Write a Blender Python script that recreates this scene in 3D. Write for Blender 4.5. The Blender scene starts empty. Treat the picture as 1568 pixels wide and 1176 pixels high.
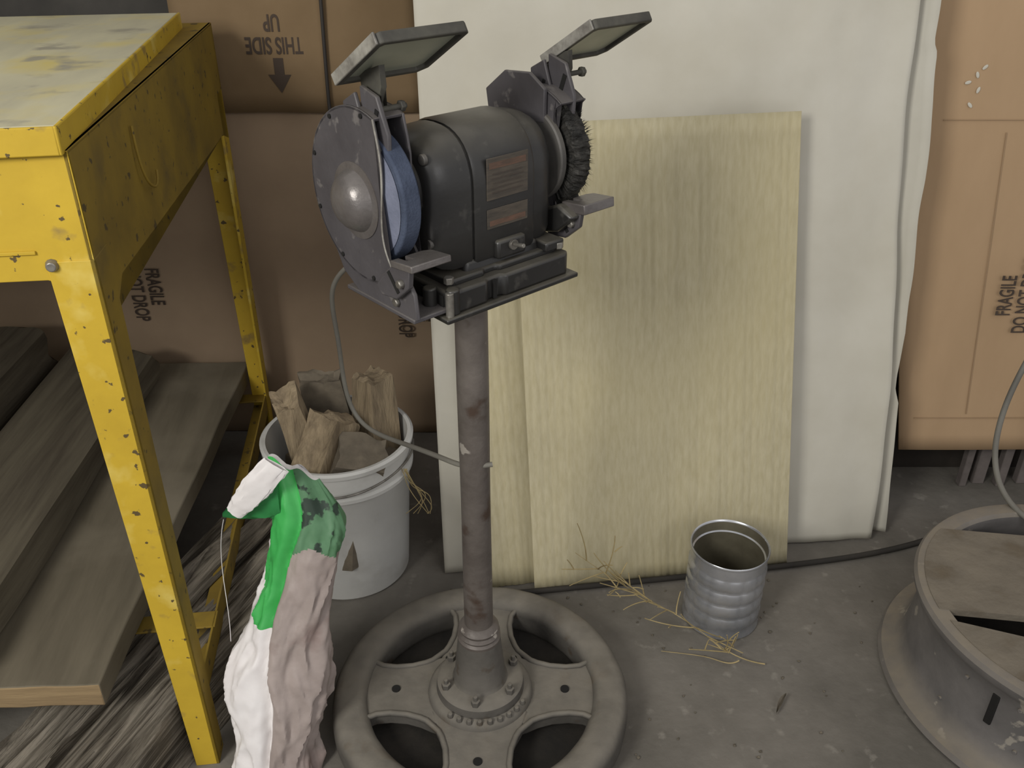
import bpy, bmesh, math, random
from mathutils import Vector, Matrix, noise, Euler
random.seed(7)
S=bpy.context.scene
# ---------------------------------------------------------------- helpers
def lin(c):
    return tuple([((x/255)/12.92 if x/255<=.04045 else ((x/255+.055)/1.055)**2.4) for x in c])+(1,)
def mat(name,c1,c2=None,scale=6,rough=.7,metal=0,bump=.15,bscale=80,stretch=(1,1,1),chips=None,dust=None,spec=.3,bdist=.002,ramp=(.35,.65),soft=.03,dstart=.15):
    m=bpy.data.materials.new(name); m.use_nodes=True
    nt=m.node_tree; N=nt.nodes; L=nt.links
    b=N['Principled BSDF']
    b.inputs['Roughness'].default_value=rough; b.inputs['Metallic'].default_value=metal
    b.inputs['Specular IOR Level'].default_value=spec
    tc=N.new('ShaderNodeTexCoord'); mp=N.new('ShaderNodeMapping'); mp.inputs['Scale'].default_value=stretch
    L.new(tc.outputs['Object'],mp.inputs['Vector'])
    n=N.new('ShaderNodeTexNoise'); n.inputs['Scale'].default_value=scale; n.inputs['Detail'].default_value=8; n.inputs['Roughness'].default_value=.62
    L.new(mp.outputs[0],n.inputs['Vector'])
    r=N.new('ShaderNodeValToRGB'); r.color_ramp.elements[0].position=ramp[0]; r.color_ramp.elements[1].position=ramp[1]
    r.color_ramp.elements[0].color=lin(c1); r.color_ramp.elements[1].color=lin(c2 or c1)
    L.new(n.outputs[0],r.inputs[0]); col=r.outputs[0]
    def mix(a,colb,fac):
        x=N.new('ShaderNodeMix'); x.data_type='RGBA'
        L.new(fac,x.inputs[0]); L.new(a,x.inputs[6]); x.inputs[7].default_value=lin(colb); return x.outputs[2]
    if chips:
        ch=chips if isinstance(chips[0][0],(tuple,list)) else [chips]
        for cc in ch:
            n2=N.new('ShaderNodeTexNoise'); n2.inputs['Scale'].default_value=cc[2]; n2.inputs['Detail'].default_value=5
            L.new(tc.outputs['Object'],n2.inputs['Vector'])
            r2=N.new('ShaderNodeValToRGB'); r2.color_ramp.elements[0].position=cc[1]; r2.color_ramp.elements[1].position=cc[1]+(cc[3] if len(cc)>3 else soft)
            L.new(n2.outputs[0],r2.inputs[0]); col=mix(col,cc[0],r2.outputs[0])
    if dust:
        dc,amt=dust
        g=N.new('ShaderNodeNewGeometry'); sp=N.new('ShaderNodeSeparateXYZ'); L.new(g.outputs['Normal'],sp.inputs[0])
        mr=N.new('ShaderNodeMapRange'); mr.inputs[1].default_value=dstart; mr.inputs[2].default_value=.97; mr.inputs[3].default_value=0; mr.inputs[4].default_value=amt
        L.new(sp.outputs[2],mr.inputs[0])
        n3=N.new('ShaderNodeTexNoise'); n3.inputs['Scale'].default_value=25; n3.inputs['Detail'].default_value=6
        L.new(tc.outputs['Object'],n3.inputs['Vector'])
        mr3=N.new('ShaderNodeMapRange'); mr3.inputs[1].default_value=.3; mr3.inputs[2].default_value=.6; mr3.inputs[3].default_value=.55; mr3.inputs[4].default_value=1
        L.new(n3.outputs[0],mr3.inputs[0])
        mu=N.new('ShaderNodeMath'); mu.operation='MULTIPLY'; L.new(mr.outputs[0],mu.inputs[0]); L.new(mr3.outputs[0],mu.inputs[1])
        col=mix(col,dc,mu.outputs[0])
    L.new(col,b.inputs['Base Color'])
    if bump:
        n4=N.new('ShaderNodeTexNoise'); n4.inputs['Scale'].default_value=bscale; n4.inputs['Detail'].default_value=6
        L.new(mp.outputs[0],n4.inputs['Vector'])
        bp=N.new('ShaderNodeBump'); bp.inputs['Strength'].default_value=bump; bp.inputs['Distance'].default_value=bdist
        L.new(n4.outputs[0],bp.inputs['Height']); L.new(bp.outputs[0],b.inputs['Normal'])
    return m

def empty(name,loc=(0,0,0),rz=0):
    e=bpy.data.objects.new(name,None); S.collection.objects.link(e); e.location=loc; e.rotation_euler=(0,0,rz); e.empty_display_size=.05
    return e
def finish(name,bm,m,parent=None,bevel=0,seg=2,smooth=True,subsurf=0,angle=35):
    bmesh.ops.recalc_face_normals(bm,faces=bm.faces)
    me=bpy.data.meshes.new(name); bm.to_mesh(me); bm.free()
    o=bpy.data.objects.new(name,me); S.collection.objects.link(o)
    ms=m if isinstance(m,(list,tuple)) else [m]
    for x in ms: me.materials.append(x)
    if parent: o.parent=parent
    if smooth:
        for p in me.polygons: p.use_smooth=True
        try: me.set_sharp_from_angle(angle=math.radians(angle))
        except Exception: pass
    if bevel:
        b=o.modifiers.new('b','BEVEL'); b.width=bevel; b.segments=seg; b.limit_method='ANGLE'; b.angle_limit=math.radians(35)
    if subsurf:
        s=o.modifiers.new('s','SUBSURF'); s.levels=subsurf; s.render_levels=subsurf
    return o
def M(loc=(0,0,0),rot=(0,0,0)):
    return Matrix.Translation(loc)@Euler(rot).to_matrix().to_4x4()
def add_box(bm,size,loc,rot=(0,0,0),taper=None):
    r=bmesh.ops.create_cube(bm,size=1,matrix=Matrix.Identity(4))
    for v in r['verts']:
        v.co=Vector((v.co.x*size[0],v.co.y*size[1],v.co.z*size[2]))
        if taper and v.co.z>0: v.co.x*=taper; v.co.y*=taper
        v.co=M(loc,rot)@v.co
    return r['verts']
def box(name,size,loc,m,parent=None,rot=(0,0,0),bevel=.002,taper=None,seg=2):
    bm=bmesh.new(); add_box(bm,size,loc,rot,taper); return finish(name,bm,m,parent,bevel,seg)
def add_cyl(bm,r1,r2,h,loc,rot=(0,0,0),n=32):
    r=bmesh.ops.create_cone(bm,cap_ends=True,segments=n,radius1=r1,radius2=r2,depth=h,matrix=M(loc,rot)); return r['verts']
def cyl(name,r,h,loc,m,parent=None,rot=(0,0,0),n=48,bevel=.0015,r2=None):
    bm=bmesh.new(); add_cyl(bm,r,r if r2 is None else r2,h,loc,rot,n); return finish(name,bm,m,parent,bevel)
def add_lathe(bm,prof,n=64,mtx=Matrix.Identity(4),closed=False):
    rings=[]
    for (r,z) in prof:
        rings.append([bm.verts.new(mtx@Vector((r*math.cos(2*math.pi*i/n),r*math.sin(2*math.pi*i/n),z))) for i in range(n)])
    k=len(rings)
    for j in range(k if closed else k-1):
        A=rings[j];B=rings[(j+1)%k]
        for i in range(n): bm.faces.new((A[i],A[(i+1)%n],B[(i+1)%n],B[i]))
    return rings
def lathe(name,prof,m,parent=None,n=64,mtx=Matrix.Identity(4),closed=False,caps=False,bevel=0,angle=35):
    bm=bmesh.new(); R=add_lathe(bm,prof,n,mtx,closed)
    if caps: bm.faces.new(R[0]); bm.faces.new(R[-1])
    return finish(name,bm,m,parent,bevel,angle=angle)
def add_prism(bm,pts,t0,t1,fn):
    A=[bm.verts.new(fn(p,t0)) for p in pts]; B=[bm.verts.new(fn(p,t1)) for p in pts]
    n=len(pts); fs=[bm.faces.new(A),bm.faces.new(B[::-1])]
    for i in range(n): bm.faces.new((A[i],B[i],B[(i+1)%n],A[(i+1)%n]))
    bmesh.ops.triangulate(bm,faces=fs)
XY=lambda p,t:Vector((p[0],p[1],t))
YZ=lambda p,t:Vector((t,p[0],p[1]))
XZ=lambda p,t:Vector((p[0],t,p[1]))
def prism(name,pts,t0,t1,fn,m,parent=None,bevel=.001,mtx=None):
    bm=bmesh.new(); add_prism(bm,pts,t0,t1,fn)
    if mtx: bmesh.ops.transform(bm,matrix=mtx,verts=bm.verts)
    return finish(name,bm,m,parent,bevel)
def loft(name,rings,m,parent=None,caps=True,subsurf=0,midx=None,bevel=0,angle=35):
    bm=bmesh.new(); R=[[bm.verts.new(p) for p in r] for r in rings]; n=len(R[0])
    for j in range(len(R)-1):
        for i in range(n):
            f=bm.faces.new((R[j][i],R[j][(i+1)%n],R[j+1][(i+1)%n],R[j+1][i]))
            if midx: f.material_index=midx(j,i)
    if caps: bm.faces.new(R[0]); bm.faces.new(R[-1])
    return finish(name,bm,m,parent,bevel,subsurf=subsurf,angle=angle)
def tube(name,pts,r,m,parent=None,cyc=False,kind='NURBS',radii=None):
    cu=bpy.data.curves.new(name,'CURVE'); cu.dimensions='3D'; cu.bevel_depth=r; cu.bevel_resolution=4; cu.resolution_u=8; cu.use_fill_caps=True
    lists=pts if isinstance(pts[0][0],(list,tuple,Vector)) else [pts]
    for pl in lists:
        sp=cu.splines.new(kind); sp.points.add(len(pl)-1)
        for i,p in enumerate(pl):
            sp.points[i].co=(p[0],p[1],p[2],1)
            if radii: sp.points[i].radius=radii[min(i,len(radii)-1)]
        sp.use_cyclic_u=cyc
        if kind=='NURBS': sp.order_u=min(4,len(pl)); sp.use_endpoint_u=not cyc
    cu.materials.append(m)
    o=bpy.data.objects.new(name,cu); S.collection.objects.link(o)
    if parent: o.parent=parent
    return o
def panel(name,BL,BR,TR,TL,nx,nz,disp,m,thick,parent=None,edge=None):
    bm=bmesh.new(); BL,BR,TR,TL=map(Vector,(BL,BR,TR,TL))
    nrm=(BR-BL).cross(TL-BL).normalized()
    g=[]
    for j in range(nz+1):
        t=j/nz; row=[]
        for i in range(nx+1):
            s=i/nx
            p=(BL*(1-s)+BR*s)*(1-t)+(TL*(1-s)+TR*s)*t
            if edge: p=p+Vector(edge(s,t))
            if disp: p=p+nrm*disp(s,t)
            row.append(bm.verts.new(p))
        g.append(row)
    for j in range(nz):
        for i in range(nx): bm.faces.new((g[j][i],g[j][i+1],g[j+1][i+1],g[j+1][i]))
    o=finish(name,bm,m,parent,angle=60)
    if thick:
        s=o.modifiers.new('t','SOLIDIFY'); s.thickness=thick; s.offset=-1
    return o
def text(name,body,size,loc,rz_plane,m,parent,sx=.55):
    cu=bpy.data.curves.new(name,'FONT'); cu.body=body; cu.size=size; cu.extrude=.0002; cu.align_x='CENTER'; cu.align_y='CENTER'; cu.offset=size*.018
    cu.space_line=.95; cu.materials.append(m)
    o=bpy.data.objects.new(name,cu); S.collection.objects.link(o); o.parent=parent
    o.matrix_local=Matrix.Translation(loc)@Matrix.Rotation(math.pi/2,4,'X')@Matrix.Rotation(rz_plane,4,'Z')@Matrix.Diagonal((sx,1,1,1))
    return o
def nz(x,y,z=0): return noise.noise(Vector((x,y,z)))
def ridge(x,y,z): return 1-2*abs(nz(x,y,z))

# ---------------------------------------------------------------- materials
m_floor=mat('concrete_dusty',(100,96,89),(124,119,111),scale=3.5,rough=.95,bump=.5,bscale=45,chips=((138,133,124),.62,24),spec=.1,bdist=.004,soft=.12)
m_wall=mat('old_wall',(80,77,72),(60,58,55),scale=4,rough=.9)
m_paper=mat('kraft_paper_white',(188,183,168),(201,197,184),scale=2.5,rough=.8,bump=.12,bscale=14,spec=.15)
m_card=mat('cardboard_brown',(168,141,110),(181,153,121),scale=3,rough=.85,bump=.1,bscale=30,spec=.1,stretch=(1,1,.4))
m_cardcrease=mat('cardboard_crease',(148,123,95),(160,134,104),rough=.85,bump=0)
m_card2=mat('cardboard_dark',(120,100,74),(134,113,86),scale=3,rough=.85,bump=.1,bscale=30,spec=.1)
m_card3=mat('cardboard_pinkish',(156,135,112),(169,147,122),scale=3,rough=.85,bump=.1,bscale=30,spec=.1)
m_sheet=mat('corrugated_yellowed',(178,168,136),(190,181,151),scale=2.0,rough=.75,bump=.06,bscale=6,spec=.18,stretch=(60,60,.06),bdist=.002,ramp=(.35,.65),chips=((186,174,134),.45,1.2,.3))
m_ink=mat('ink_dark',(66,56,48),(78,66,56),rough=.8,bump=0)
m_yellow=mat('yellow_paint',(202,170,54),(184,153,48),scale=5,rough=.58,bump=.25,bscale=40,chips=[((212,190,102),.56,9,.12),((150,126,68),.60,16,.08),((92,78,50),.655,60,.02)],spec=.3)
m_yellowd=mat('yellow_paint_grimy_shaded',(142,118,46),(118,98,44),scale=6,rough=.65,bump=.2,bscale=40,chips=[((84,72,46),.64,50,.03),((104,88,50),.56,9,.2)],spec=.25)  # darker copy of the yellow: shade of the side faces painted in, plus grime spots
m_top=mat('bench_top_ply',(200,193,160),(180,174,148),scale=4,rough=.6,bump=.15,bscale=30,stretch=(2.2,.5,1),chips=[((204,187,116),.52,6,.2),((158,152,132),.58,13,.12)])
m_woodsh=mat('shelf_wood_dusty',(116,108,92),(98,91,77),scale=5,rough=.95,bump=.3,bscale=26,stretch=(4,.5,4),spec=.1,chips=((126,118,102),.5,4,.2))
m_woodend=mat('wood_end_grain',(154,132,98),(128,108,80),scale=9,rough=.9,bump=.3,stretch=(.6,1,8))
m_timber=mat('timber_dusty',(106,99,84),(82,75,64),scale=6,rough=.95,bump=.5,bscale=20,stretch=(6,.4,6),spec=.1,bdist=.005)
m_weather=mat('weathered_wood',(138,130,117),(80,74,65),scale=8,rough=.95,bump=1,bscale=16,stretch=(8,.4,8),spec=.1,bdist=.012,ramp=(.4,.6))
m_grind=mat('grinder_grey_enamel',(44,43,41),(35,34,33),scale=9,rough=.38,bump=.2,bscale=160,dust=((112,107,95),.52),spec=.55,bdist=.0008,dstart=.35,chips=((70,68,64),.62,30,.1))
m_guard=mat('guard_grey_paint',(84,81,83),(70,67,69),scale=9,rough=.5,bump=.2,bscale=140,dust=((116,110,102),.5),chips=((108,104,102),.62,40,.06),spec=.45)
m_dome=mat('dome_cast',(120,115,112),(96,91,89),scale=14,rough=.34,metal=.35,bump=.35,bscale=120,spec=.6,dust=((116,110,102),.4))
m_stone=mat('grinding_stone_blue',(80,88,106),(66,73,89),scale=30,rough=.9,bump=.5,bscale=300,spec=.1)
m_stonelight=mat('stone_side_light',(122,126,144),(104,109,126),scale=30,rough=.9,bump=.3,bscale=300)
m_wire=mat('wire_brush_dark',(70,68,64),(34,34,33),scale=60,rough=.6,metal=.4,bump=.6,bscale=300)
m_shieldf=mat('shield_frame',(168,165,156),(112,108,102),scale=30,rough=.5,metal=.2,bump=.4,bscale=120)
m_glass=mat('shield_glass_dusty',(172,174,156),(152,155,138),scale=12,rough=.35,bump=.05,spec=.5)
m_shback=mat('shield_dark',(86,84,76),(64,62,58),scale=20,rough=.6)
m_label=mat('label_plate',(90,82,72),(70,65,59),scale=26,rough=.5,bump=.1,stretch=(1,1,6))
m_labelr=mat('label_stripe',(108,82,68),(84,70,60),scale=40,rough=.5,stretch=(1,1,4))
m_steel=mat('bolt_steel',(150,146,138),(104,100,94),scale=40,rough=.4,metal=.6)
m_pole=mat('pole_rusty_pipe',(112,105,99),(84,77,72),scale=9,rough=.5,bump=.5,bscale=90,chips=[((76,62,53),.57,18,.1),((156,149,140),.68,26,.03)],spec=.4,metal=.15)
m_cast=mat('cast_iron_dusty',(96,92,86),(76,73,68),scale=10,rough=.75,bump=.7,bscale=50,dust=((128,122,111),.75),chips=((78,69,59),.60,22,.08))
m_bucket=mat('bucket_plastic',(206,205,200),(192,191,186),scale=5,rough=.45,bump=.1,chips=((172,169,162),.58,10,.25),spec=.35)
m_dark=mat('dark_inside',(34,33,31),(27,26,25),rough=.9,bump=0)
m_chunk=mat('firewood_dusty',(160,143,116),(120,106,86),scale=14,rough=.95,bump=.6,bscale=50,stretch=(3,3,.6),bdist=.006)
m_chunk2=mat('grey_block',(124,114,98),(98,90,78),scale=18,rough=.95,bump=.8,bscale=50)
m_cord=mat('cord_grey',(124,121,112),(100,97,90),rough=.6,bump=0)
m_cordb=mat('cord_black',(62,58,54),(52,48,45),rough=.6,bump=0)
m_bagw=mat('bag_white',(236,232,230),(222,216,214),scale=8,rough=.4,bump=.35,bscale=16,spec=.5,bdist=.006)
m_bagg=mat('bag_green',(74,180,92),(56,158,76),scale=8,rough=.42,bump=.3,bscale=16,spec=.5)
m_bagf=mat('bag_green_fold',(56,140,78),(44,116,64),scale=8,rough=.45,bump=.3,bscale=16,spec=.4)
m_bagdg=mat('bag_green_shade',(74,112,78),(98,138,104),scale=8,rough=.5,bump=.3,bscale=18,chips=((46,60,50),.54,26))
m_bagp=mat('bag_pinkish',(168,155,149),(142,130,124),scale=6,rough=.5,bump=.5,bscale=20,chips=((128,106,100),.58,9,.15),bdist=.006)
m_tin=mat('tin_can',(204,205,208),(158,161,166),scale=7,rough=.25,metal=.7,bump=.1,bscale=30,spec=.8)
m_tinin=mat('tin_inside',(140,134,114),(104,98,82),scale=7,rough=.4,metal=.5,bump=.1)
m_rim=mat('steel_rim_dusty',(118,114,111),(96,93,91),scale=7,rough=.8,bump=.4,bscale=60,dust=((132,123,108),.9),chips=((146,140,130),.64,22))
m_sand=mat('dirt_top',(124,116,103),(110,103,92),scale=9,rough=.98,bump=.6,bscale=40,bdist=.006,spec=.05,chips=((104,94,79),.54,9,.15))
m_straw=mat('dry_straw',(176,158,114),(146,130,92),scale=30,rough=.8,bump=0)
m_rod=mat('rod_dark',(60,56,51),(46,44,41),rough=.8,bump=.4)
m_dirt=mat('debris',(120,112,98),(84,78,68),scale=30,rough=.95)
m_dirtshade=mat('dark_dirt_shade',(50,46,41),(38,36,33),scale=20,rough=.95,bump=.8,bscale=60)  # dirt colour darkened to carry the shade inside the wheels

# ---------------------------------------------------------------- room
bm=bmesh.new(); add_box(bm,(7,6,.05),(0,.6,-.025)); finish('floor',bm,m_floor,smooth=False)
bm=bmesh.new(); add_box(bm,(7,.06,2.8),(0,2.38,1.4)); finish('wall_back',bm,m_wall,smooth=False)
bm=bmesh.new(); add_box(bm,(.06,4.6,2.8),(-2.3,.1,1.4)); finish('wall_left',bm,m_wall,smooth=False)

# ---------------------------------------------------------------- paper and cardboards
p_paper=empty('paper_sheet',(.35,1.7,0))
def rel(e,p): return (p[0]-e.location.x,p[1]-e.location.y,p[2]-e.location.z)
def pd(s,t):
    return .012*math.sin(s*9+t*1.5)*t*(1-.3*t)+.010*nz(s*6,t*3.0,1)+.004*nz(s*16,t*9,5)+.004*nz(s*22,t*2,8)*t+.022*max(0,(s-.93)/.07)**2*(.6+.4*math.sin(t*9))
def pe(s,t):
    k=s**6
    return (k*(.006*math.sin(t*8)+.006*nz(t*9,3)),0,0)
panel('sheet_front',rel(p_paper,(-.15,1.52,.004)),rel(p_paper,(.840,1.648,.004)),rel(p_paper,(.755,1.93,1.62)),rel(p_paper,(-.2,1.93,1.62)),100,90,pd,m_paper,.0008,p_paper,pe)
def pe2(s,t):
    k=s**5
    tear=-.010*max(0,min(1,(t-.2)/.02))*max(0,min(1,(.30-t)/.06))+.009*max(0,min(1,(.66-t)/.012))*max(0,min(1,(t-.35)/.15))
    return (k*(.006*nz(t*12,7)+tear),0,0)
panel('sheet_behind',rel(p_paper,(.3,1.60,.004)),rel(p_paper,(.878,1.685,.004)),rel(p_paper,(.784,1.955,1.62)),rel(p_paper,(.3,1.955,1.62)),40,140,lambda s,t:.008*nz(s*5,t*6,4)+.03*max(0,(s-.9)/.1)**2,m_paper,.0008,p_paper,pe2)

def cdisp(s,t):
    return .0008*math.sin(s*2*math.pi*34+1.2*nz(s*5,0,2))*(.6+.3*nz(s*7,t*.5))+.0010*math.sin(s*2*math.pi*9+2*nz(s*3,0,6))+.002*nz(s*1.6,t*.5,9)-.0016*max(0,nz(s*30,.3,1))
p_sh=empty('corrugated_cardboard_sheet',(.3,1.55,0))
panel('board',rel(p_sh,(.05,1.466,.002)),rel(p_sh,(.623,1.559,.002)),rel(p_sh,(.555,1.75,.965)),rel(p_sh,(.0,1.69,.955)),340,26,cdisp,m_sheet,.005,p_sh)
p_sh2=empty('corrugated_cardboard_sheet.001',(.1,1.57,0))
panel('board',rel(p_sh2,(-.055,1.478,.002)),rel(p_sh2,(.45,1.56,.002)),rel(p_sh2,(.42,1.765,.93)),rel(p_sh2,(-.14,1.72,.93)),240,20,cdisp,m_sheet,.005,p_sh2)

p_cr=empty('cardboard_box_panel',(1.3,1.80,.147)); p_cr.rotation_euler=(math.radians(-8.6),0,0)
panel('board',(-.362,.0,0),(.6,.0,0),(.6,.0,1.6),(-.60,.0,1.6),30,40,lambda s,t:.003*nz(s*4,t*6),m_card,.006,p_cr)
text('print_fragile','FRAGILE\nDO NOT DROP',.046,(-.160,-.0085,.388),math.pi/2,m_ink,p_cr)
bm=bmesh.new()
add_box(bm,(.98,.0010,.0018),(.1,-.0035,.77)); add_box(bm,(.92,.0010,.0018),(.12,-.0035,.085)); add_box(bm,(.0018,.001,.65),(-.235,-.0035,.42),(0,math.radians(-3),0))
finish('crease_lines',bm,m_cardcrease,p_cr)
bm=bmesh.new()
for (x,z) in ((-.335,.86),(-.322,.875),(-.352,.845),(-.328,.83),(-.34,.80)): bmesh.ops.create_icosphere(bm,subdivisions=2,radius=.007,matrix=Matrix.Translation((x,-.003,z))@Matrix.Rotation(x*90,4,'Y')@Matrix.Diagonal((1,.12,.5,1)))
finish('peeled_spots',bm,m_paper,p_cr)

p_cl=empty('cardboard_box_panel.001',(-.5,2.12,0))
panel('board_lower',(-1.2,0,.002),(.34,-.02,.002),(.31,0,.89),(-1.2,0,.89),40,30,lambda s,t:.004*nz(s*4,t*6),m_card3,.006,p_cl)
panel('board_upper',(-.25,-.012,.88),(.295,-.012,.88),(.265,-.012,1.75),(-.25,-.012,1.75),20,20,lambda s,t:.004*nz(s*4,t*6),m_card2,.006,p_cl)
text('print_this_side','THIS SIDE\nUP',.05,(-.03,-.0185,1.052),math.pi,m_ink,p_cl,.60)
bm=bmesh.new(); add_prism(bm,[(-.011,.03),(-.011,.068),(.011,.068),(.011,.03)],-.0185,-.0178,XZ); add_prism(bm,[(-.026,.032),(.026,.032),(0,-.008)],-.0186,-.0178,XZ)
bmesh.ops.transform(bm,matrix=Matrix.Translation((-.025,0,.932)),verts=bm.verts); finish('print_arrow',bm,m_ink,p_cl,smooth=False)
text('print_fragile_a','FRAGILE\nDO NOT DROP',.05,(.245,-.028,.40),-math.pi/2,m_ink,p_cl)
text('print_fragile_b','FRAGILE\nDO NOT DROP',.05,(-.44,-.012,.44),-math.pi/2,m_ink,p_cl)

p_sl=empty('upright_posts',(1.4,1.88,0))
bm=bmesh.new()
for i,(x,w_) in enumerate(((-.25,.018),(-.205,.03),(-.155,.022),(-.09,.035),(-.03,.02),(.04,.03),(.12,.03))): add_box(bm,(w_,.022,.30),(x,-.02+.012*(i%2),.15))
finish('posts',bm,mat('slat_grey',(118,110,106),(84,78,75),scale=8,rough=.9),p_sl,.002)
box('shade_board',(1.3,.012,.30),(.08,.06,.15),mat('shade_brown',(58,52,46),(44,40,36),scale=6,rough=.9),p_sl)  # dark sheet added to stand for the shade below the cardboard
tube('steel_rod',[(-.05,1.445,.008),(.3,1.492,.008),(.62,1.538,.008),(.95,1.60,.008),(1.1,1.70,.008)],.0065,m_rod)

# ---------------------------------------------------------------- yellow workbench
WB=empty('yellow_workbench',(-.517,1.035,0),math.radians(7))
RT=Matrix.Translation((-.005,-.006,0))@Matrix.Rotation(math.radians(2.6),4,'Z')
bm=bmesh.new(); add_box(bm,(1.6,.93,.022),(-.80,.468,1.104)); bmesh.ops.transform(bm,matrix=RT,verts=bm.verts); finish('top_board',bm,m_top,WB,.003)
bm=bmesh.new()
add_box(bm,(1.6,.005,.034),(-.80,0,1.098)); add_box(bm,(.005,.94,.034),(0,.468,1.098))
bmesh.ops.transform(bm,matrix=RT,verts=bm.verts); finish('edge_band',bm,m_yellow,WB,.002)
prism('apron_front',[(-1.5,1.085),(0,1.085),(0,.90),(-.06,.925),(-1.5,.925)],0,.006,XZ,m_yellow,WB,.001)
prism('apron_seam',[(-1.5,.965),(-.065,.965),(-.065,.96),(-1.5,.96)],-.003,0,XZ,m_yellow,WB,.001)
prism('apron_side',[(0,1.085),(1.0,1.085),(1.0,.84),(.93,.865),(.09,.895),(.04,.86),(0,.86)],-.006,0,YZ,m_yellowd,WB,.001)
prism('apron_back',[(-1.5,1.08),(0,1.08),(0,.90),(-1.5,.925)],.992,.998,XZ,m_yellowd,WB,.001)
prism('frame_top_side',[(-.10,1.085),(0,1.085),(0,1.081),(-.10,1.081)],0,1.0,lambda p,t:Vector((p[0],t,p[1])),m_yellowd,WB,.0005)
def leg(name,sx,y0,sy,ma,mb):
    bm=bmesh.new()
    add_prism(bm,[(0,.95),(-.058,.95),(-.04,0),(0,0)],y0,y0+sy*.006,XZ)
    for v in bm.verts: v.co.x+=sx
    finish(name+'_plate_a',bm,ma,WB,.001)
    bm=bmesh.new()
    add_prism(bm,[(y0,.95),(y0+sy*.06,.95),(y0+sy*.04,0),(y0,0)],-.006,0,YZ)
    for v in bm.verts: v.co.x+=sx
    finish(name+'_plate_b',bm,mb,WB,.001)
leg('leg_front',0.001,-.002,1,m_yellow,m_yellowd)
leg('leg_back',0.0,1.0,-1,m_yellow,m_yellow)
leg('leg_front_far',-1.40,-.002,1,m_yellow,m_yellow); leg('leg_back_far',-1.40,1.0,-1,m_yellow,m_yellow)
bm=bmesh.new(); add_box(bm,(.004,.98,.05),(-.004,.5,.165)); add_box(bm,(.04,.98,.004),(-.022,.5,.142)); add_box(bm,(1.4,.04,.004),(-.7,.98,.17)); add_box(bm,(1.4,.04,.004),(-.7,.16,.188))
finish('lower_rails',bm,m_yellowd,WB,.001)
bm=bmesh.new(); add_cyl(bm,.009,.006,.008,(-.050,-.004,.945),(math.pi/2,0,0),12); finish('bolt',bm,m_steel,WB,.001)
tube('hook',[(.004,.26,1.05),(.006,.25,.99),(.012,.27,.95),(.012,.31,.945),(.008,.33,.965)],.002,m_yellowd,WB)
def boards(name,specs):
    bm=bmesh.new()
    for (x0,x1,y0,y1,z0,z1,rz) in specs:
        T=Matrix.Translation(((x0+x1)/2,(y0+y1)/2,0))@Matrix.Rotation(math.radians(rz),4,'Z')
        nx,ny=8,24; g={}
        for k,z in ((0,z0),(1,z1)):
            for i in range(nx+1):
                for j in range(ny+1):
                    x=(i/nx-.5)*(x1-x0); y=(j/ny-.5)*(y1-y0)
                    d=.004*nz(x*20+x0*9,y*4,z)
                    g[k,i,j]=bm.verts.new(T@Vector((x+(.004*nz(y*6,x0) if i in(0,nx) else 0),y+(.003*nz(x*40,y0) if j in (0,ny) else 0),z+d*k)))
        for i in range(nx):
            for j in range(ny):
                for k in (0,1): bm.faces.new((g[k,i,j],g[k,i+1,j],g[k,i+1,j+1],g[k,i,j+1]))
        for j in range(ny):
            for i in (0,nx): bm.faces.new((g[0,i,j],g[0,i,j+1],g[1,i,j+1],g[1,i,j]))
        for i in range(nx):
            for j in (0,ny):
                f=bm.faces.new((g[0,i,j],g[0,i+1,j],g[1,i+1,j],g[1,i,j]))
                if j==0: f.material_index=1
    return finish(name,bm,[m_woodsh,m_woodend],WB,.003)
boards('shelf_boards',[(-.44,-.095,-.015,1.06,.200,.246,-5),(-.75,-.445,-.015,1.0,.196,.240,-5),(-1.1,-.755,-.03,1.0,.192,.232,-5)])

def plank(name,L,W,H,loc,rz,m,seed,amp=.008,groove=0,ny=60,n=26):
    e=empty(name,loc,rz); rings=[]; cs=[]
    for i in range(n): cs.append((-W/2+W*i/(n-1),H))
    for i in range(1,7): cs.append((W/2,H-H*i/7))
    for i in range(n): cs.append((W/2-W*i/(n-1),0))
    for i in range(1,7): cs.append((-W/2,H*i/7))
    for j in range(ny+1):
        y=-L/2+L*j/ny; r=[]
        for k,(x,z) in enumerate(cs):
            d=amp*nz(x*9+seed,y*2.5,z*9)
            g=-groove*abs(nz(x*30+seed,y*2.6,z*30+.3)) if groove else 0
            rr=1-.10*abs(2*x/W)**4
            r.append(Vector((x+d+(g*.6 if x>0 else -g*.6),y+(amp*2.4*nz(x*16,seed,z*16) if j in(0,ny) else 0),max(0,z*rr+(d+g if z>.001 else 0)))))
        rings.append(r)
    loft('body',rings,m,e); return e
plank('old_timber_plank',1.0,.22,.075,(-.985,1.47,.254),math.radians(2),m_timber,3,.016,.004)
plank('old_timber_plank.001',.95,.22,.15,(-1.235,1.47,.254),math.radians(2),m_timber,8,.02,.004)
plank('weathered_beam',1.15,.24,.15,(-.70,1.02,0),math.radians(-19),m_weather,5,.02,.05,90,44)

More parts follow.
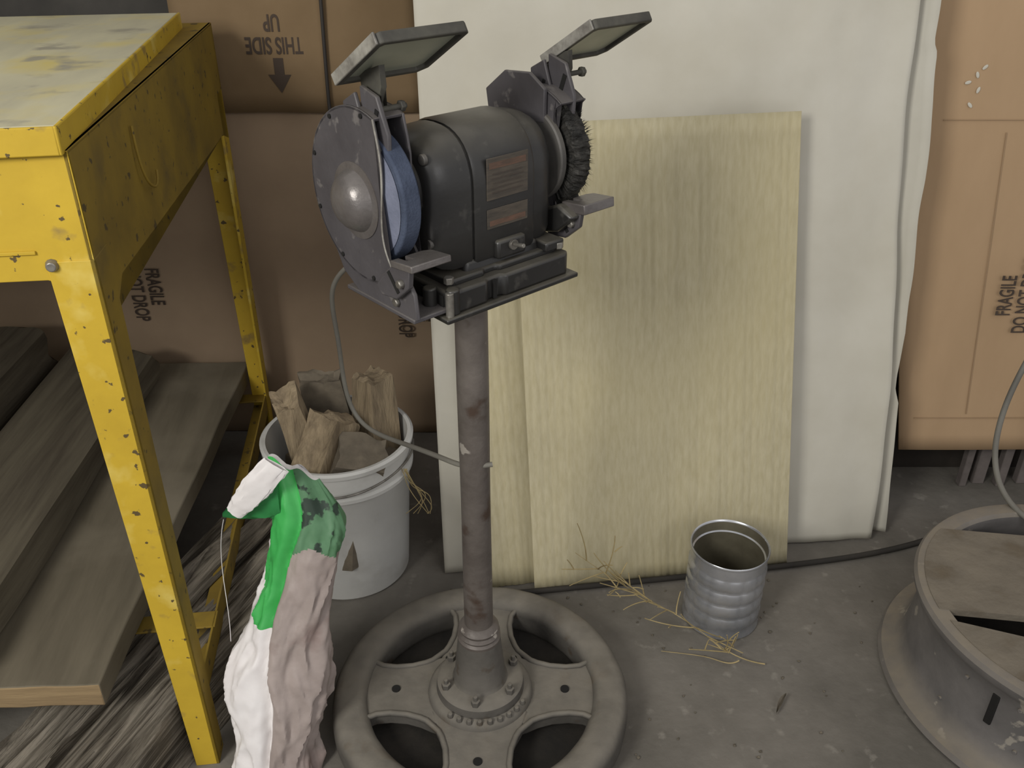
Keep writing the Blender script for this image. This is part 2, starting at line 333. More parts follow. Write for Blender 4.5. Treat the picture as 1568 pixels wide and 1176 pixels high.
# ---------------------------------------------------------------- grinder stand
ST=empty('grinder_stand',(-.058,1.145,0))
R=.270
bm=bmesh.new(); NR=140; rr_=[]
for q in range(NR):
    th=2*math.pi*q/NR; ring=[]
    for i in range(24):
        a=2*math.pi*i/24
        er=.033*(1+.05*nz(math.cos(th)*6,math.sin(th)*6,i*.4))
        r=R-.033+er*math.copysign(abs(math.cos(a))**.65,math.cos(a)); z=.038+.037*math.copysign(abs(math.sin(a))**.6,math.sin(a))*(1+.04*nz(math.cos(th)*9,math.sin(th)*9,i*.3))
        ring.append(bm.verts.new((r*math.cos(th),r*math.sin(th),max(z,0))))
    rr_.append(ring)
for q in range(NR):
    for i in range(24): bm.faces.new((rr_[q][i],rr_[q][(i+1)%24],rr_[(q+1)%NR][(i+1)%24],rr_[(q+1)%NR][i]))
finish('rim',bm,m_cast,ST)
HW=[(.05,.088),(.085,.074),(.105,.064),(.13,.056),(.16,.053),(.185,.056),(.2,.064),(.213,.082),(.222,.11)]
def hw(r):
    for (a,b),(c,d) in zip(HW,HW[1:]):
        if a<=r<=c: return b+(d-b)*(r-a)/(c-a)
    return HW[-1][1]
rs=[.05,.07,.085,.105,.13,.16,.185,.2,.207,.213,.218,.222]
bm=bmesh.new()
for k in range(4):
    a=math.pi/2*k
    out=[(r,hw(r)) for r in rs]+[(r,-hw(r)) for r in rs[::-1]]
    rot=Matrix.Rotation(a,2)
    out=[tuple(rot@Vector(p)) for p in out]
    add_prism(bm,out,.03+.0004*k,.060+.0004*k,XY)
finish('spokes',bm,m_cast,ST,.004,3)
lips=[]
for k in range(4):
    a=math.pi/2*k; loop=[]
    rl=[.093,.105,.118,.13,.145,.16,.172,.185,.2,.207]
    for r in rl: loop.append((r,max(hw(r),.0)))
    a0=math.atan2(hw(.207),.207)+.08; a1=math.pi/2-a0
    for i in range(13):
        t=a0+(a1-a0)*i/12; loop.append((.226*math.cos(t),.226*math.sin(t)))
    for r in rl[::-1]: loop.append((hw(r),r))
    loop=[p for p in loop if p[0]+p[1]>.150]
    rot=Matrix.Rotation(a,2)
    lips.append([tuple(rot@Vector(p))+(.060,) for p in loop])
tube('window_lips',lips,.0055,m_cast,ST,cyc=True,kind='POLY')
lathe('hub',[(.0,.02),(.092,.02),(.098,.05),(.094,.068),(.088,.074),(.080,.076),(.078,.092),(.072,.097),(.05,.099),(.046,.106),(.042,.15),(.038,.19),(.036,.2)],m_cast,ST)
lathe('pipe_coupling',[(.03,.19),(.037,.192),(.038,.2),(.034,.204),(.037,.21),(.033,.216),(.035,.222),(.029,.23),(.024,.232)],m_pole,ST)
bm=bmesh.new()
for i in range(6):
    a=math.radians(25+60*i); add_cyl(bm,.0085,.0085,.012,(.066*math.cos(a),.066*math.sin(a),.102),(0,0,a),6); add_cyl(bm,.004,.004,.022,(.066*math.cos(a),.066*math.sin(a),.106),n=10)
for i in range(9):
    a=math.radians(235+12*i); add_cyl(bm,.006,.004,.008,(.088*math.cos(a),.088*math.sin(a),.078),n=8)
finish('hub_bolts',bm,m_cast,ST,.001)
bm=bmesh.new()
for a in (0,90,180,270):
    c,s=math.cos(math.radians(a)),math.sin(math.radians(a)); add_cyl(bm,.008,.008,.003,(.155*c,.155*s,.0615),n=16)
for a in (45,135): add_cyl(bm,.006,.006,.003,(.087*math.cos(math.radians(a)),.087*math.sin(math.radians(a)),.0745),n=16)
finish('spoke_holes',bm,m_dark,ST)
cyl('floor_dirt_shade',.23,.012,(0,0,.006),m_dirtshade,ST)  # dark disc paints the shade seen through the openings, along with dirt
lathe('pole',[(0,.1),(.0252,.1),(.0248,.3),(.0236,.5),(.0242,.7),(.0236,.868),(0,.868)],m_pole,ST,n=40)
lathe('top_flange',[(0,.85),(.03,.85),(.06,.858),(.06,.869),(0,.869)],m_cast,ST,n=40)

# ---------------------------------------------------------------- grinder
G=empty('bench_grinder',(-.065,1.17,.87),math.radians(42))
zs=.151
box('mount_plate',(.234,.214,.007),(0,0,.0035),m_grind,G)
bo=[(-.108,-.092),(-.1,-.1),(-.045,-.1),(-.04,-.094),(-.018,-.094),(-.013,-.1),(.1,-.1),(.108,-.092),(.108,.09),(.1,.098),(-.1,.098),(-.108,.09)]
prism('base_casting',bo,.007,.038,XY,m_grind,G,.005)
bo2=[(p[0]*.9+.003,p[1]*.88+.004) for p in bo]
prism('base_step',bo2,.036,.046,XY,m_grind,G,.003)
box('base_riser',(.135,.15,.02),(.007,0,.05),m_grind,G,bevel=.006,taper=.94,seg=3)
box('base_ear_right',(.034,.05,.014),(.086,-.066,.05),m_grind,G,bevel=.003)
bm=bmesh.new()
for (x,y) in ((-.095,-.083),(-.095,.08),(.095,-.088)): add_cyl(bm,.007,.007,.009,(x,y,.048),n=6)
add_cyl(bm,.0055,.0055,.034,(-.106,-.098,.022),n=12)
finish('base_bolts',bm,m_steel,G,.001)
bm=bmesh.new(); add_cyl(bm,.009,.009,.034,(-.098,-.094,.024),n=24); add_cyl(bm,.009,.009,.034,(-.116,-.07,.024),n=24)
finish('base_lugs',bm,m_grind,G,.002)
bm=bmesh.new()
for yy in (-.045,-.085): add_box(bm,(.004,.008,.024),(-.1075,yy,.02))
add_box(bm,(.005,.004,.026),(-.03,-.0965,.022))
finish('base_slots',bm,m_dark,G)
def arch(R,zb,sc=1,n=20):
    pts=[]
    for i in range(n+1):
        a=math.pi*i/n
        c,s=math.cos(a),math.sin(a)
        pts.append((R*sc*math.copysign(abs(c)**.82,c), zs+R*sc*abs(s)**.9))
    h=(zs-zb)*(.25+.75*sc)
    pts.append((-R*sc,zs-h*.5)); pts.append((-R*sc,zs-h*.9)); pts.append((-R*sc*.94,zs-h))
    pts.append((R*sc*.94,zs-h)); pts.append((R*sc,zs-h*.9)); pts.append((R*sc,zs-h*.5))
    return pts
def rg(L): return [[Vector((u,p[0],p[1])) for p in arch(.073,.05,sc)] for (u,sc) in L]
loft('motor_stator',rg(((-.042,.9),(-.042,1.0),(-.038,1.02),(.057,1.02),(.061,1.0),(.061,.9))),m_grind,G)
loft('end_bell_near',rg(((-.041,.965),(-.044,.965),(-.046,.99),(-.05,.99),(-.075,.975),(-.090,.93),(-.099,.86),(-.1045,.76),(-.106,.5))),m_grind,G)
loft('end_bell_far',rg(((.06,.955),(.078,.95),(.09,.92),(.098,.86),(.102,.76),(.1025,.5))),m_grind,G)
RX=Matrix.Translation((0,0,zs))@Matrix.Rotation(math.pi/2,4,'Y')
lathe('neck_near',[(.05,-.102),(.05,-.109),(.041,-.112),(.038,-.13),(0,-.13)],m_grind,G,mtx=RX)
m_grindl=mat('grinder_casting_light',(88,85,81),(70,68,65),scale=12,rough=.5,bump=.3,bscale=120,dust=((118,112,102),.5),spec=.5)
lathe('neck_far',[(.050,.1),(.050,.108),(.042,.112),(.042,.118),(.064,.119),(.066,.121),(.066,.128),(0,.128)],m_grindl,G,mtx=RX)
bm=bmesh.new()
for (y,z) in ((-.05,.196),(.05,.196),(-.055,.09),(.055,.09)): add_cyl(bm,.007,.007,.006,(-.1015,y,z),(0,math.pi/2,0),12)
finish('bell_screws',bm,m_grindl,G,.001)
box('rating_label',(.070,.0012,.054),(.012,-.0753,.160),m_label,G,bevel=.0003)
box('label_stripe_a',(.062,.0006,.008),(.012,-.0760,.177),m_labelr,G,bevel=0)
box('label_lower',(.070,.0012,.026),(.012,-.0753,.108),m_label,G,bevel=.0003)
box('label_stripe_b',(.062,.0006,.007),(.012,-.0760,.102),m_labelr,G,bevel=0)
m_lt=mat('label_text',(76,68,61),(62,56,50),rough=.6,bump=0)
bm=bmesh.new()
for i in range(5): add_box(bm,(.056-random.uniform(0,.012),.0005,.0013),(.011,-.0762,.142+i*.006))
finish('label_text_lines',bm,m_lt,G)
bm=bmesh.new(); add_cyl(bm,.007,.007,.006,(.015,-.083,.068),(math.pi/2,0,0),24); add_cyl(bm,.0025,.003,.02,(.015,-.094,.070),(math.radians(80),0,0),12); finish('toggle_switch',bm,m_steel,G,.0005)
bm=bmesh.new(); add_box(bm,(.05,.02,.026),(.015,-.072,.064)); finish('switch_box',bm,m_grind,G,.004)

def guard(tag,sgn,u_out,u_in,R,a0=112,a1=-128):
    pts=[]
    for i in range(41):
        a=math.radians(a0+(a1-a0)*i/40); pts.append((R*math.cos(a),zs+R*math.sin(a)))
    k=R/.107
    cut=[(-.060*k,-.077*k),(-.046*k,-.058*k),(-.042*k,-.03*k),(-.046*k,0),(-.050*k,.03*k),(-.050*k,.055*k),(-.046*k,.075*k)]
    pts2=pts+[(y,zs+z) for y,z in cut]
    t=.003*sgn
    prism('guard_cover_'+tag,pts2,u_out,u_out-t,YZ,m_guard,G,.001)
    prism('guard_inner_'+tag,pts2,u_in,u_in+t,YZ,m_guard,G,.001)
    bm=bmesh.new(); A=[]
    for rr,u in ((R,u_out),(R,u_in),(R-.004,u_in),(R-.004,u_out)):
        A.append([bm.verts.new((u,rr*math.cos(math.radians(a0+(a1-a0)*i/40)),zs+rr*math.sin(math.radians(a0+(a1-a0)*i/40)))) for i in range(41)])
    for k2 in range(4):
        for i in range(40): bm.faces.new((A[k2][i],A[k2][i+1],A[(k2+1)%4][i+1],A[(k2+1)%4][i]))
    bm.faces.new([A[q][0] for q in range(4)]); bm.faces.new([A[q][40] for q in range(4)])
    finish('guard_band_'+tag,bm,m_guard,G,.0008)
    tube('guard_lip_'+tag,[(u_out,pts[-1][0],pts[-1][1])]+[(u_out,y,zs+z) for y,z in cut]+[(u_out,pts[0][0],pts[0][1])],.0014,m_shieldf if sgn<0 else m_guard,G)
    bm=bmesh.new()
    for a in (100,60,20,-20,-60,-100): add_cyl(bm,.003,.003,.003,(u_out+sgn*.0005,R*.94*math.cos(math.radians(a)),zs+R*.94*math.sin(math.radians(a))),(0,math.pi/2,0),12)
    finish('guard_rivets_'+tag,bm,m_dark,G,.0005)
guard('near',-1,-.163,-.118,.109)
guard('far',1,.172,.126,.094,125,-128)
dm=[(.048,0),(.048,.0015),(.039,.003),(.0365,.008),(.032,.0155),(.025,.0215),(.015,.0252),(.005,.0265),(0,.0266)]
lathe('hub_dome_near',dm,m_dome,G,mtx=Matrix.Translation((-.163,.008,zs-.006))@Matrix.Rotation(-math.pi/2,4,'Y'))
lathe('hub_dome_far',dm,m_dome,G,mtx=Matrix.Translation((.172,.004,zs))@Matrix.Rotation(math.pi/2,4,'Y'))
WX=Matrix.Translation((-.015,0,0))@RX
lathe('grinding_wheel',[(0,-.143),(.05,-.143),(.055,-.141),(.082,-.141),(.084,-.139),(.084,-.118),(.082,-.116),(.04,-.116),(0,-.116)],[m_stone],G,mtx=WX,n=80,bevel=.001)
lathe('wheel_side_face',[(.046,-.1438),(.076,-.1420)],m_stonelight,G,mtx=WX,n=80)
bm=bmesh.new(); n=160; rings=[]
for (r0,u) in ((.02,.134),(.05,.136),(.075,.134),(.079,.14),(.08,.15),(.079,.16),(.075,.165),(.05,.163),(.02,.163)):
    q=r0>.045
    rings.append([bm.verts.new((u+random.uniform(-.0015,.0015)*q,(r0+random.uniform(-.0025,.0025)*q)*math.cos(2*math.pi*i/n),zs+(r0+random.uniform(-.0025,.0025)*q)*math.sin(2*math.pi*i/n))) for i in range(n)])
for A,B in zip(rings,rings[1:]):
    for i in range(n): bm.faces.new((A[i],A[(i+1)%n],B[(i+1)%n],B[i]))
for i in range(2200):
    a=random.uniform(0,2*math.pi); u=random.uniform(.132,.167); r=.074; r2=random.uniform(.081,.0885); d=random.uniform(-.02,.02)
    p=Vector((u,r*math.cos(a),zs+r*math.sin(a))); q=Vector((u+random.uniform(-.004,.004),r2*math.cos(a+d),zs+r2*math.sin(a+d))); w=Vector((.0003,0,0)); x=Vector((0,.0003,.0003))
    bm.faces.new([bm.verts.new(p-w),bm.verts.new(p+w),bm.verts.new(q)]); bm.faces.new([bm.verts.new(p-x),bm.verts.new(p+x),bm.verts.new(q)])
finish('wire_brush_wheel',bm,m_wire,G,smooth=False)

def rest(tag,uc,dz=0,th=.0045):
    e=M((uc,-.088,.088+dz),(math.radians(-6),0,0))
    bm=bmesh.new()
    out=[(-.032,-.022),(.028,-.022),(.028,.016),(.018,.022),(-.010,.022),(-.010,.004),(-.019,.004),(-.019,.022),(-.032,.022)]
    add_prism(bm,out,-th,th,XY); bmesh.ops.transform(bm,matrix=e,verts=bm.verts)
    finish('tool_rest_'+tag,bm,m_dome,G,.0015)
    zz=dz
    prism('tool_rest_arm_'+tag,[(-.102,.088+zz),(-.075,.09+zz),(-.045,.066+zz),(-.028,.046+zz),(-.04,.036+zz),(-.072,.040+zz),(-.098,.062+zz)],uc-.030,uc-.022,YZ,m_guard,G,.0015)
    box('tool_rest_slot_'+tag,(.001,.006,.03),(uc-.0305,-.068,.062+zz),m_dark,G,rot=(math.radians(-40),0,0),bevel=0)
    cyl('tool_rest_bolt_'+tag,.006,.008,(uc-.033,-.086,.066+zz),m_steel,G,rot=(0,math.pi/2,0),n=6)
rest('near',-.138); rest('far',.153,.006,.007)
bm=bmesh.new()
add_prism(bm,[(-.075,.075),(-.02,.05),(.05,.05),(.09,.085),(.062,.035),(.03,.016),(-.05,.012),(-.098,.016),(-.094,.05)],-.158,-.152,YZ)
add_box(bm,(.06,.15,.006),(-.13,-.02,.014))
finish('guard_support_near',bm,m_guard,G,.0015)
cyl('support_bolt_near',.006,.006,(-.161,-.06,.03),m_steel,G,rot=(0,math.pi/2,0),n=6)
bm=bmesh.new()
add_prism(bm,[(-.1,.085),(-.07,.058),(-.03,.047),(.03,.05),(.06,.08),(.0,.095),(-.04,.085),(-.07,.098)],.108,.128,YZ)
finish('guard_support_far',bm,m_grind,G,.004)

def shield(tag,u0,u1,ub):
    y0,z0=.02,.289; y1,z1=-.074,.347
    if tag=='far': z0-=.018; z1-=.018
    L=math.hypot(y1-y0,z1-z0); ang=math.atan2(z1-z0,-(y1-y0))
    W=u1-u0
    T=Matrix.Translation((u0,y0,z0))@Matrix.Rotation(math.pi,4,'Z')@Matrix.Rotation(ang,4,'X')@Matrix.Diagonal((-1,1,1,1))
    def fr(x0,x1,a0,a1,zz0,zz1,bmx):
        add_box(bmx,(x1-x0,a1-a0,zz1-zz0),((x0+x1)/2,(a0+a1)/2,(zz0+zz1)/2))
    bm=bmesh.new()
    o=[(0,0),(W-.012,0),(W,.012),(W,L-.006),(W-.006,L),(.006,L),(0,L-.006)]
    i_=[(.008,.008),(W-.016,.008),(W-.008,.016),(W-.008,L-.012),(W-.012,L-.008),(.012,L-.008),(.008,L-.012)]
    vo={}
    for z in (-.009,.004):
        vo[z]=([bm.verts.new((p[0],p[1],z)) for p in o],[bm.verts.new((p[0],p[1],z)) for p in i_])
    for k in range(7):
        k2=(k+1)%7
        for z in (-.009,.004): bm.faces.new((vo[z][0][k],vo[z][0][k2],vo[z][1][k2],vo[z][1][k]))
        for q in (0,1): bm.faces.new((vo[-.009][q][k],vo[-.009][q][k2],vo[.004][q][k2],vo[.004][q][k]))
    bmesh.ops.transform(bm,matrix=T,verts=bm.verts); finish('shield_frame_'+tag,bm,m_shback,G,.0015)
    bm=bmesh.new(); fr(-.0022,.0008,.001,L-.002,-.009,.005,bm); bmesh.ops.transform(bm,matrix=T,verts=bm.verts); finish('shield_lit_edge_'+tag,bm,m_shieldf,G,.001)  # pale strip: window light on the left edge, put into the colour
    bm=bmesh.new(); fr(.007,W-.007,.007,L-.007,-.004,.001,bm)
    bmesh.ops.transform(bm,matrix=T,verts=bm.verts); finish('shield_glass_'+tag,bm,m_glass,G,.0005)
    zt=z0-.002
    prism('shield_arm_'+tag,[(.012,zt+.006),(-.03,zt+.02),(-.032,zt-.004),(-.022,zt-.024),(-.03,zt-.05),(-.02,zt-.058),(.0,zt-.05),(.006,zt-.02)],ub-.004,ub+.004,YZ,m_shback,G,.001)
    prism('shield_bracket_'+tag,[(-.004,.283),(-.036,.275),(-.054,.235),(-.052,.200),(-.022,.2),(-.006,.235)],ub-.015,ub-.009,YZ,m_guard,G,.0015)
    prism('shield_bracket_b_'+tag,[(.024,.262),(-.002,.276),(-.018,.235),(-.008,.205),(.02,.215)],ub-.022,ub-.017,YZ,m_guard,G,.0015)
    box('bracket_slot_'+tag,(.001,.007,.03),(ub-.0155,-.032,.246),m_dark,G,rot=(math.radians(20),0,0),bevel=0)
    box('bracket_slot_b_'+tag,(.001,.005,.026),(ub-.0225,-.000,.238),m_dark,G,rot=(math.radians(20),0,0),bevel=0)
    bm=bmesh.new(); add_cyl(bm,.007,.007,.006,(ub-.018,-.038,.216),(0,math.pi/2,0),6); add_cyl(bm,.0035,.0035,.045,(ub+.008,-.03,.258),(0,math.pi/2,0),12); add_cyl(bm,.007,.007,.006,(ub+.024,-.03,.258),(0,math.pi/2,0),6)
    finish('bracket_bolts_'+tag,bm,m_shback,G,.0008)
shield('near',-.172,-.045,-.138); shield('far',.160,.278,.165)
prism('guard_ear_far',[(.085,.20),(.09,.228),(.05,.258),(.0,.262),(-.03,.245),(-.03,.2),(.05,.19)],.118,.124,YZ,m_guard,G,.0015)

tube('power_cord',[(-.15,1.3,.90),(-.2,1.33,.86),(-.278,1.38,.80),(-.315,1.4,.745),(-.303,1.4,.65),(-.31,1.42,.53),(-.28,1.40,.465),(-.19,1.3,.50),(-.1,1.17,.555),(-.07,1.125,.57),(-.03,1.13,.575)],.0042,m_cord)
tube('hanging_cable',[(-.40,2.09,2.0),(-.41,2.09,1.3),(-.415,2.09,1.05),(-.42,2.09,.88),(-.41,2.08,.8),(-.36,2.07,.78),(-.3,2.0,.82),(-.2,1.6,.84),(-.1,1.32,.88)],.004,m_cordb)
tube('hanging_cable.001',[(1.3,1.72,1.2),(1.2,1.70,.8),(1.08,1.65,.5),(1.025,1.6,.363),(1.02,1.55,.24),(1.06,1.44,.19),(1.16,1.3,.224),(1.3,1.22,.226)],.006,m_cord)

# ---------------------------------------------------------------- bucket
B=empty('plastic_bucket',(-.365,1.565,0))
lathe('shell',[(0,.004),(.125,.0),(.13,.006),(.146,.27),(.1475,.272),(.154,.276),(.1545,.284),(.149,.287),(.15,.3),(.1505,.335),(.157,.337),(.158,.346),(.153,.35),(.146,.349),(.143,.3),(.128,.02),(0,.012)],m_bucket,B,n=72)
tube('handle',[(-.155,.02,.32),(-.165,-.03,.31),(-.10,-.135,.30),(0,-.168,.295),(.1,-.135,.30),(.165,-.03,.31),(.155,.02,.32)],.0025,m_steel,B)
def chunk(name,size,loc,rot,m,seed,par):
    bm=bmesh.new(); bmesh.ops.create_cube(bm,size=1); bmesh.ops.subdivide_edges(bm,edges=bm.edges,cuts=7,use_grid_fill=True)
    for v in bm.verts:
        p=v.co.copy(); k=1-.35*(p.z+.5)*(.6+nz(seed,p.x*3))
        d=.2*nz(p.x*2.2+seed,p.y*2.2,p.z*1.2)+.07*nz(p.x*7+seed,p.y*7,p.z*1.5)
        v.co=Vector((p.x*size[0]*(1+d)*k,p.y*size[1]*(1+d),p.z*size[2]*(1+d*.8)))
    bmesh.ops.transform(bm,matrix=M(loc,rot),verts=bm.verts)
    return finish(name,bm,m,par,angle=28)
chunk('firewood_1',(.07,.06,.24),(-.075,-.01,.33),(.12,-.22,.3),m_chunk,1,B)
chunk('firewood_2',(.08,.07,.24),(.075,.05,.33),(-.1,.08,.8),m_chunk,4,B)
chunk('firewood_3',(.09,.05,.2),(-.03,.09,.34),(.1,-.1,.1),m_chunk2,7,B)
chunk('firewood_4',(.13,.08,.12),(.05,-.065,.31),(.5,.3,.2),m_chunk2,9,B)
chunk('firewood_5',(.1,.08,.17),(-.015,-.055,.33),(.0,.5,.9),m_chunk,12,B)
chunk('firewood_6',(.2,.2,.2),(0,0,.2),(0,0,1.0),m_chunk2,15,B)
tube('string_scraps',[[(.14+random.uniform(-.01,.01),-.06,.3),(.16+random.uniform(-.02,.02),-.08,.25+random.uniform(-.03,.03)),(.2+random.uniform(-.03,.03),-.09,.27+random.uniform(-.05,.05)),(.17+random.uniform(-.04,.04),-.08,.2)] for _ in range(7)],.0008,m_straw,B)

# ---------------------------------------------------------------- feed bag
BG=empty('plastic_feed_bag',(-.40,1.08,0))
ctl=[(0,-.405,1.02,.074,.050),(.012,-.405,1.02,.080,.055),(.05,-.410,1.04,.068,.058),(.10,-.405,1.06,.076,.062),(.15,-.398,1.075,.090,.064),(.2,-.395,1.085,.088,.06),(.25,-.383,1.1,.073,.055),(.29,-.371,1.11,.066,.05),(.34,-.356,1.125,.062,.046),(.38,-.346,1.14,.062,.044),(.43,-.334,1.15,.064,.040),(.47,-.329,1.155,.063,.033),(.50,-.332,1.160,.060,.026),(.53,-.338,1.165,.054,.018),(.555,-.345,1.168,.046,.010),(.565,-.349,1.17,.040,.004)]
ZT=.565
def interp(z):
    for A,Bb in zip(ctl,ctl[1:]):
        if A[0]<=z<=Bb[0]:
            t=(z-A[0])/(Bb[0]-A[0]+1e-9); return [A[k]+(Bb[k]-A[k])*t for k in range(5)]
    return list(ctl[-1])
rings=[];n=150;lev=[];K=130
for j in range(K+1):
    z=ZT*j/K
    c=[0]*5
    for dz in (-.012,-.006,0,.006,.012):
        cc=interp(min(ZT,max(0,z+dz)))
        for q in range(5): c[q]+=cc[q]/5
    lev.append(z); r=[]
    amp=min(1,z/.02); top=max(0,min(1,(z-.40)/.14)); fa=amp*(1-.55*top)
    for i in range(n):
        a=2*math.pi*i/n; ca,sa=math.cos(a),math.sin(a)
        q=1/(abs(ca)**2.6+abs(sa)**2.6)**(1/2.6)
        w=q*.94
        wz=z*6+.6*nz(ca*2,sa*2,z*7); wa=a+.35*nz(z*9,ca,3)
        cw,sw=math.cos(wa),math.sin(wa)
        w+=fa*(.06*math.sin(2*a+z*9)+.13*(ridge(cw*1.3+2,sw*1.3,wz)-.6)+.09*(ridge(cw*2.6,sw*2.6+5,wz*1.3+z*6)-.6)+.05*(ridge(cw*1.6+9,sw*1.6,z*26+cw*3)-.6)+.025*(ridge(cw*5,sw*5+9,z*30)-.6))
        w-=amp*(1-.5*top)*math.exp(-((a-math.radians(252+12*math.sin(z*14)))/.11)**2)*.24
        # the mouth of the sack is folded down towards the right
        x=c[3]*w*ca
        zz=z-top*(x+c[3])*.55+top*.006*math.sin(x*160)
        r.append(Vector((c[1]+x+.40,c[2]+c[4]*w*sa-1.08,zz)))
    rings.append(r)
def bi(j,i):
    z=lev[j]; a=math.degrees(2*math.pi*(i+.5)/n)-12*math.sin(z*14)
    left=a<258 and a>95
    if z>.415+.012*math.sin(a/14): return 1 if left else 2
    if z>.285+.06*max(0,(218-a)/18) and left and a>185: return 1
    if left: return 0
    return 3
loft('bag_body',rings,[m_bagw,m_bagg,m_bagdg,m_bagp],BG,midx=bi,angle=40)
def foldtube(name,path,wv,dv,m,seed,nn=22,n=30,caps=False,amp=1):
    R=[]
    for j in range(nn+1):
        t=j/nn*(len(path)-1); k=min(int(t),len(path)-2); f=t-k
        p=Vector(path[k]).lerp(Vector(path[k+1]),f); w=Vector(wv[k]).lerp(Vector(wv[k+1]),f); d=Vector(dv[k]).lerp(Vector(dv[k+1]),f)
        r=[]
        for i in range(n):
            a=2*math.pi*i/n; k2=1+amp*(.10*(ridge(math.cos(a)*2+seed,math.sin(a)*2,j*.15)-.6)+.05*(ridge(math.cos(a)*5+seed,math.sin(a)*5,j*.3)-.6))
            r.append(p+w*math.copysign(abs(math.cos(a))**.7,math.cos(a))*k2+d*math.sin(a)*k2)
        R.append(r)
    return loft(name,R,m,BG,caps=caps,angle=30)
o0=Vector((-.40,1.08,0))
def L3(*ps): return [Vector(p)-o0 for p in ps]
foldtube('bag_top_fold',L3((-.440,1.128,.484),(-.424,1.126,.503),(-.394,1.122,.540),(-.360,1.122,.580)),[(.010,0,-.008),(.014,0,-.012),(.017,0,-.015),(.016,0,-.012)],[(0,.006,.003),(0,.007,.004),(0,.006,.0),(0,.004,0)],m_bagw,2,amp=2.0)
foldtube('bag_green_flap',L3((-.468,1.15,.462),(-.445,1.15,.472),(-.41,1.15,.486),(-.37,1.15,.497)),[(0,0,.004),(0,0,.017),(0,0,.030),(0,0,.042)],[(0,.004,0),(0,.008,0),(0,.012,0),(0,.016,0)],m_bagf,5,caps=True,amp=1.8)
tube('bag_string',[(-.065,.06,.46),(-.08,.03,.40),(-.065,.02,.33),(-.07,.0,.25)],.0006,m_bagw,BG)

# ---------------------------------------------------------------- tin can
C=empty('tin_can',(.44,1.40,0))
pr=[(0,.003),(.072,.003),(.076,.0),(.079,.003),(.078,.008),(.0765,.014)]
for k in range(4):
    z0=.024+k*.034
    pr+=[(.0762,z0),(.0785,z0+.005),(.079,z0+.014),(.0785,z0+.023),(.0762,z0+.028),(.0752,z0+.031)]
pr+=[(.0765,.165),(.0765,.182),(.079,.184),(.0795,.188),(.078,.19),(.0755,.188),(.075,.17)]
bm=bmesh.new(); Rg=add_lathe(bm,pr,128)
for r in Rg[6:-8]:
    for i,v in enumerate(r):
        k=1-.018*(abs(math.cos(i/128*math.pi*14)))**10; v.co.x*=k; v.co.y*=k
finish('can_wall',bm,m_tin,C,angle=50)
lathe('can_inside',[(.0752,.186),(.0742,.17),(.0735,.012),(0,.01)],m_tinin,C,n=96)
lathe('can_inner_bead',[(.0745,.165),(.071,.163),(.0745,.16)],m_tin,C,n=96)

# ---------------------------------------------------------------- steel wheel rim
W=empty('steel_wheel_rim',(1.055,1.205,0))
lathe('rim_barrel',[(.29,.0),(.325,.0),(.33,.008),(.325,.018),(.305,.022),(.292,.035),(.286,.06),(.282,.1),(.283,.15),(.287,.172),(.294,.182),(.300,.192),(.302,.203),(.297,.211),(.288,.213),(.268,.212),(.262,.205),(.262,.19),(.268,.17),(.272,.1),(.274,.03)],m_rim,W,n=112,closed=True)
def chordpts(R,y0,y1,rot):
    pts=[]; a1=math.asin(y1/R); a0=math.asin(y0/R)
    for i in range(25):
        a=a0+(a1-a0)*i/24; pts.append((R*math.cos(a),R*math.sin(a)))
    for i in range(25):
        a=(math.pi-a1)+((math.pi-a0)-(math.pi-a1))*i/24; pts.append((R*math.cos(a),R*math.sin(a)))
    r=Matrix.Rotation(rot,2); return [tuple(r@Vector(p)) for p in pts]
bm=bmesh.new(); add_prism(bm,chordpts(.285,-.05,.185,math.radians(-8)),.200,.2145,XY)
finish('web_plate',bm,m_sand,W,.003)
bm=bmesh.new(); add_prism(bm,chordpts(.280,-.24,-.132,math.radians(-20)),.200,.2142,XY)
finish('web_plate_front',bm,m_sand,W,.003)
cyl('inner_dark',.27,.004,(0,0,.006),m_dirtshade,W)
bm=bmesh.new()
ar=math.radians(214); add_box(bm,(.010,.013,.07),(.2815*math.cos(ar),.2815*math.sin(ar),.125),(0,0,ar))
finish('slot',bm,m_dark,W,.002)
bm=bmesh.new()
for a,z in ((196,.06),(203,.15),(225,.07),(222,.16)):
    ar=math.radians(a); add_cyl(bm,.004,.004,.006,(.286*math.cos(ar),.286*math.sin(ar),z),(0,math.pi/2,ar),10)
finish('rivets',bm,m_rim,W,.001)

# ---------------------------------------------------------------- dry weed stems
TW=empty('dry_weed_stems',(.3,1.35,0))
def tw(p): return (p[0]-.3,p[1]-1.35,p[2])
stems=[[(.50,1.255,.006),(.45,1.262,.008),(.40,1.31,.02),(.35,1.36,.03),(.29,1.40,.035),(.25,1.42,.05),(.19,1.44,.08),(.134,1.46,.115)],
[(.45,1.262,.008),(.43,1.25,.006),(.40,1.27,.01),(.36,1.28,.006),(.30,1.29,.005)]]
main=stems[0]
for k in range(30):
    t=random.uniform(1.2,6.8); i=int(t); f=t-i
    p=Vector(main[i]).lerp(Vector(main[i+1]),f)
    d=Vector((random.uniform(-1,.2),random.uniform(-.4,.12),random.uniform(-.1,1))).normalized()*random.uniform(.04,.12)
    q=p+d*.5+Vector((random.uniform(-.012,.012),0,random.uniform(-.012,.012))); r=p+d
    r.z=max(r.z,.004); q.z=max(q.z,.004); r.y=min(r.y,1.455)
    stems.append([tuple(p),tuple(q),tuple(r)])
    if random.random()<.5:
        r2=q+Vector((random.uniform(-.04,.02),random.uniform(-.02,.01),random.uniform(-.0,.04))); r2.z=max(r2.z,.004); stems.append([tuple(q),tuple((q+r2)/2+Vector((0,0,.004))),tuple(r2)])
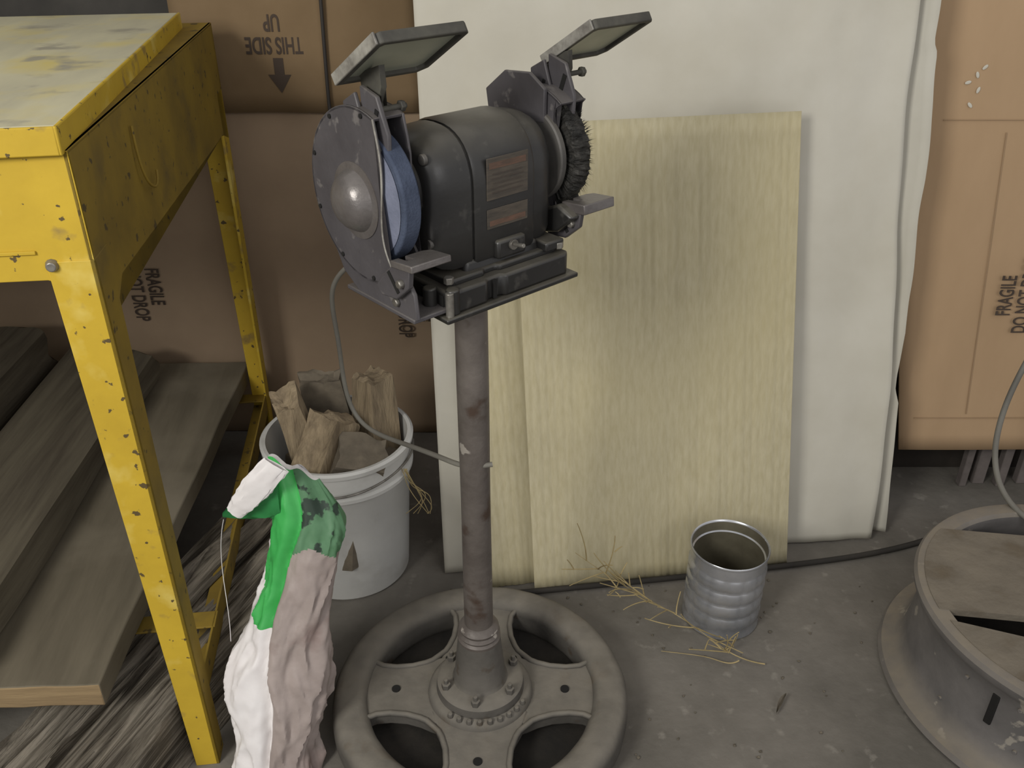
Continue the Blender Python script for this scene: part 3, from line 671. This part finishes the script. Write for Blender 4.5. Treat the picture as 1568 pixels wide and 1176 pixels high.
tube('stems',[[tw(p) for p in s] for s in stems],.0010,m_straw,TW,radii=[1.5,1.2,.9,.8,.7])

# ---------------------------------------------------------------- debris
D=empty('floor_debris',(.4,1.1,0)); bm=bmesh.new()
for i in range(170):
    x=random.uniform(-.15,.9); y=random.uniform(.75,1.5)
    if (x+.058)**2+(y-1.15)**2<.29**2 or (x-1.06)**2+(y-1.2)**2<.36**2: continue
    s=random.uniform(.0012,.0036)
    vs=bmesh.ops.create_icosphere(bm,subdivisions=1,radius=s,matrix=Matrix.Translation((x-.4,y-1.1,s*.5)))['verts']
    for v in vs: v.co+=Vector((random.uniform(-1,1),random.uniform(-1,1),random.uniform(-.4,.4)))*s*.4
finish('pebbles',bm,m_dirt,D)
bm=bmesh.new(); rr=[]
for j in range(8):
    t=j/7; w=.007*math.sin(math.pi*t)+.0005
    rr.append([bm.verts.new((.092+t*.028-w*.4,.035+t*.04+w*s,.004+abs(s)*.006+.006*t)) for s in (-1,0,1)])
for A,Bq in zip(rr,rr[1:]):
    for i in range(2): bm.faces.new((A[i],A[i+1],Bq[i+1],Bq[i]))
finish('dry_leaf',bm,m_dirt,D)

# ---------------------------------------------------------------- light, world, camera
w=bpy.data.worlds.new('w'); S.world=w; w.use_nodes=True
w.node_tree.nodes['Background'].inputs[0].default_value=(.98,.97,.98,1); w.node_tree.nodes['Background'].inputs[1].default_value=.60
def area(name,loc,tgt,size,power,col=(1,1,1)):
    l=bpy.data.lights.new(name,'AREA'); l.shape='RECTANGLE'; l.size=size[0]; l.size_y=size[1]; l.energy=power; l.color=col
    o=bpy.data.objects.new(name,l); S.collection.objects.link(o); o.location=loc
    o.rotation_euler=(Vector(tgt)-Vector(loc)).to_track_quat('-Z','Y').to_euler(); return o
area('window_light',(-1.45,-.75,2.0),(.35,1.6,.7),(.7,.8),47,(1,.98,.93))
area('fill_light',(1.6,-1.5,2.3),(.5,1.6,.4),(1.4,1.2),15,(1,.98,.97))  # added fill that brightens the right-hand cardboard, not a window
cam=bpy.data.cameras.new('camera'); co=bpy.data.objects.new('camera',cam); S.collection.objects.link(co)
co.location=(0,0,1.37); co.rotation_euler=(math.radians(60),0,0); cam.sensor_width=36; cam.lens=1370/1568*36; cam.clip_start=.02
S.camera=co
S.view_settings.view_transform='Standard'
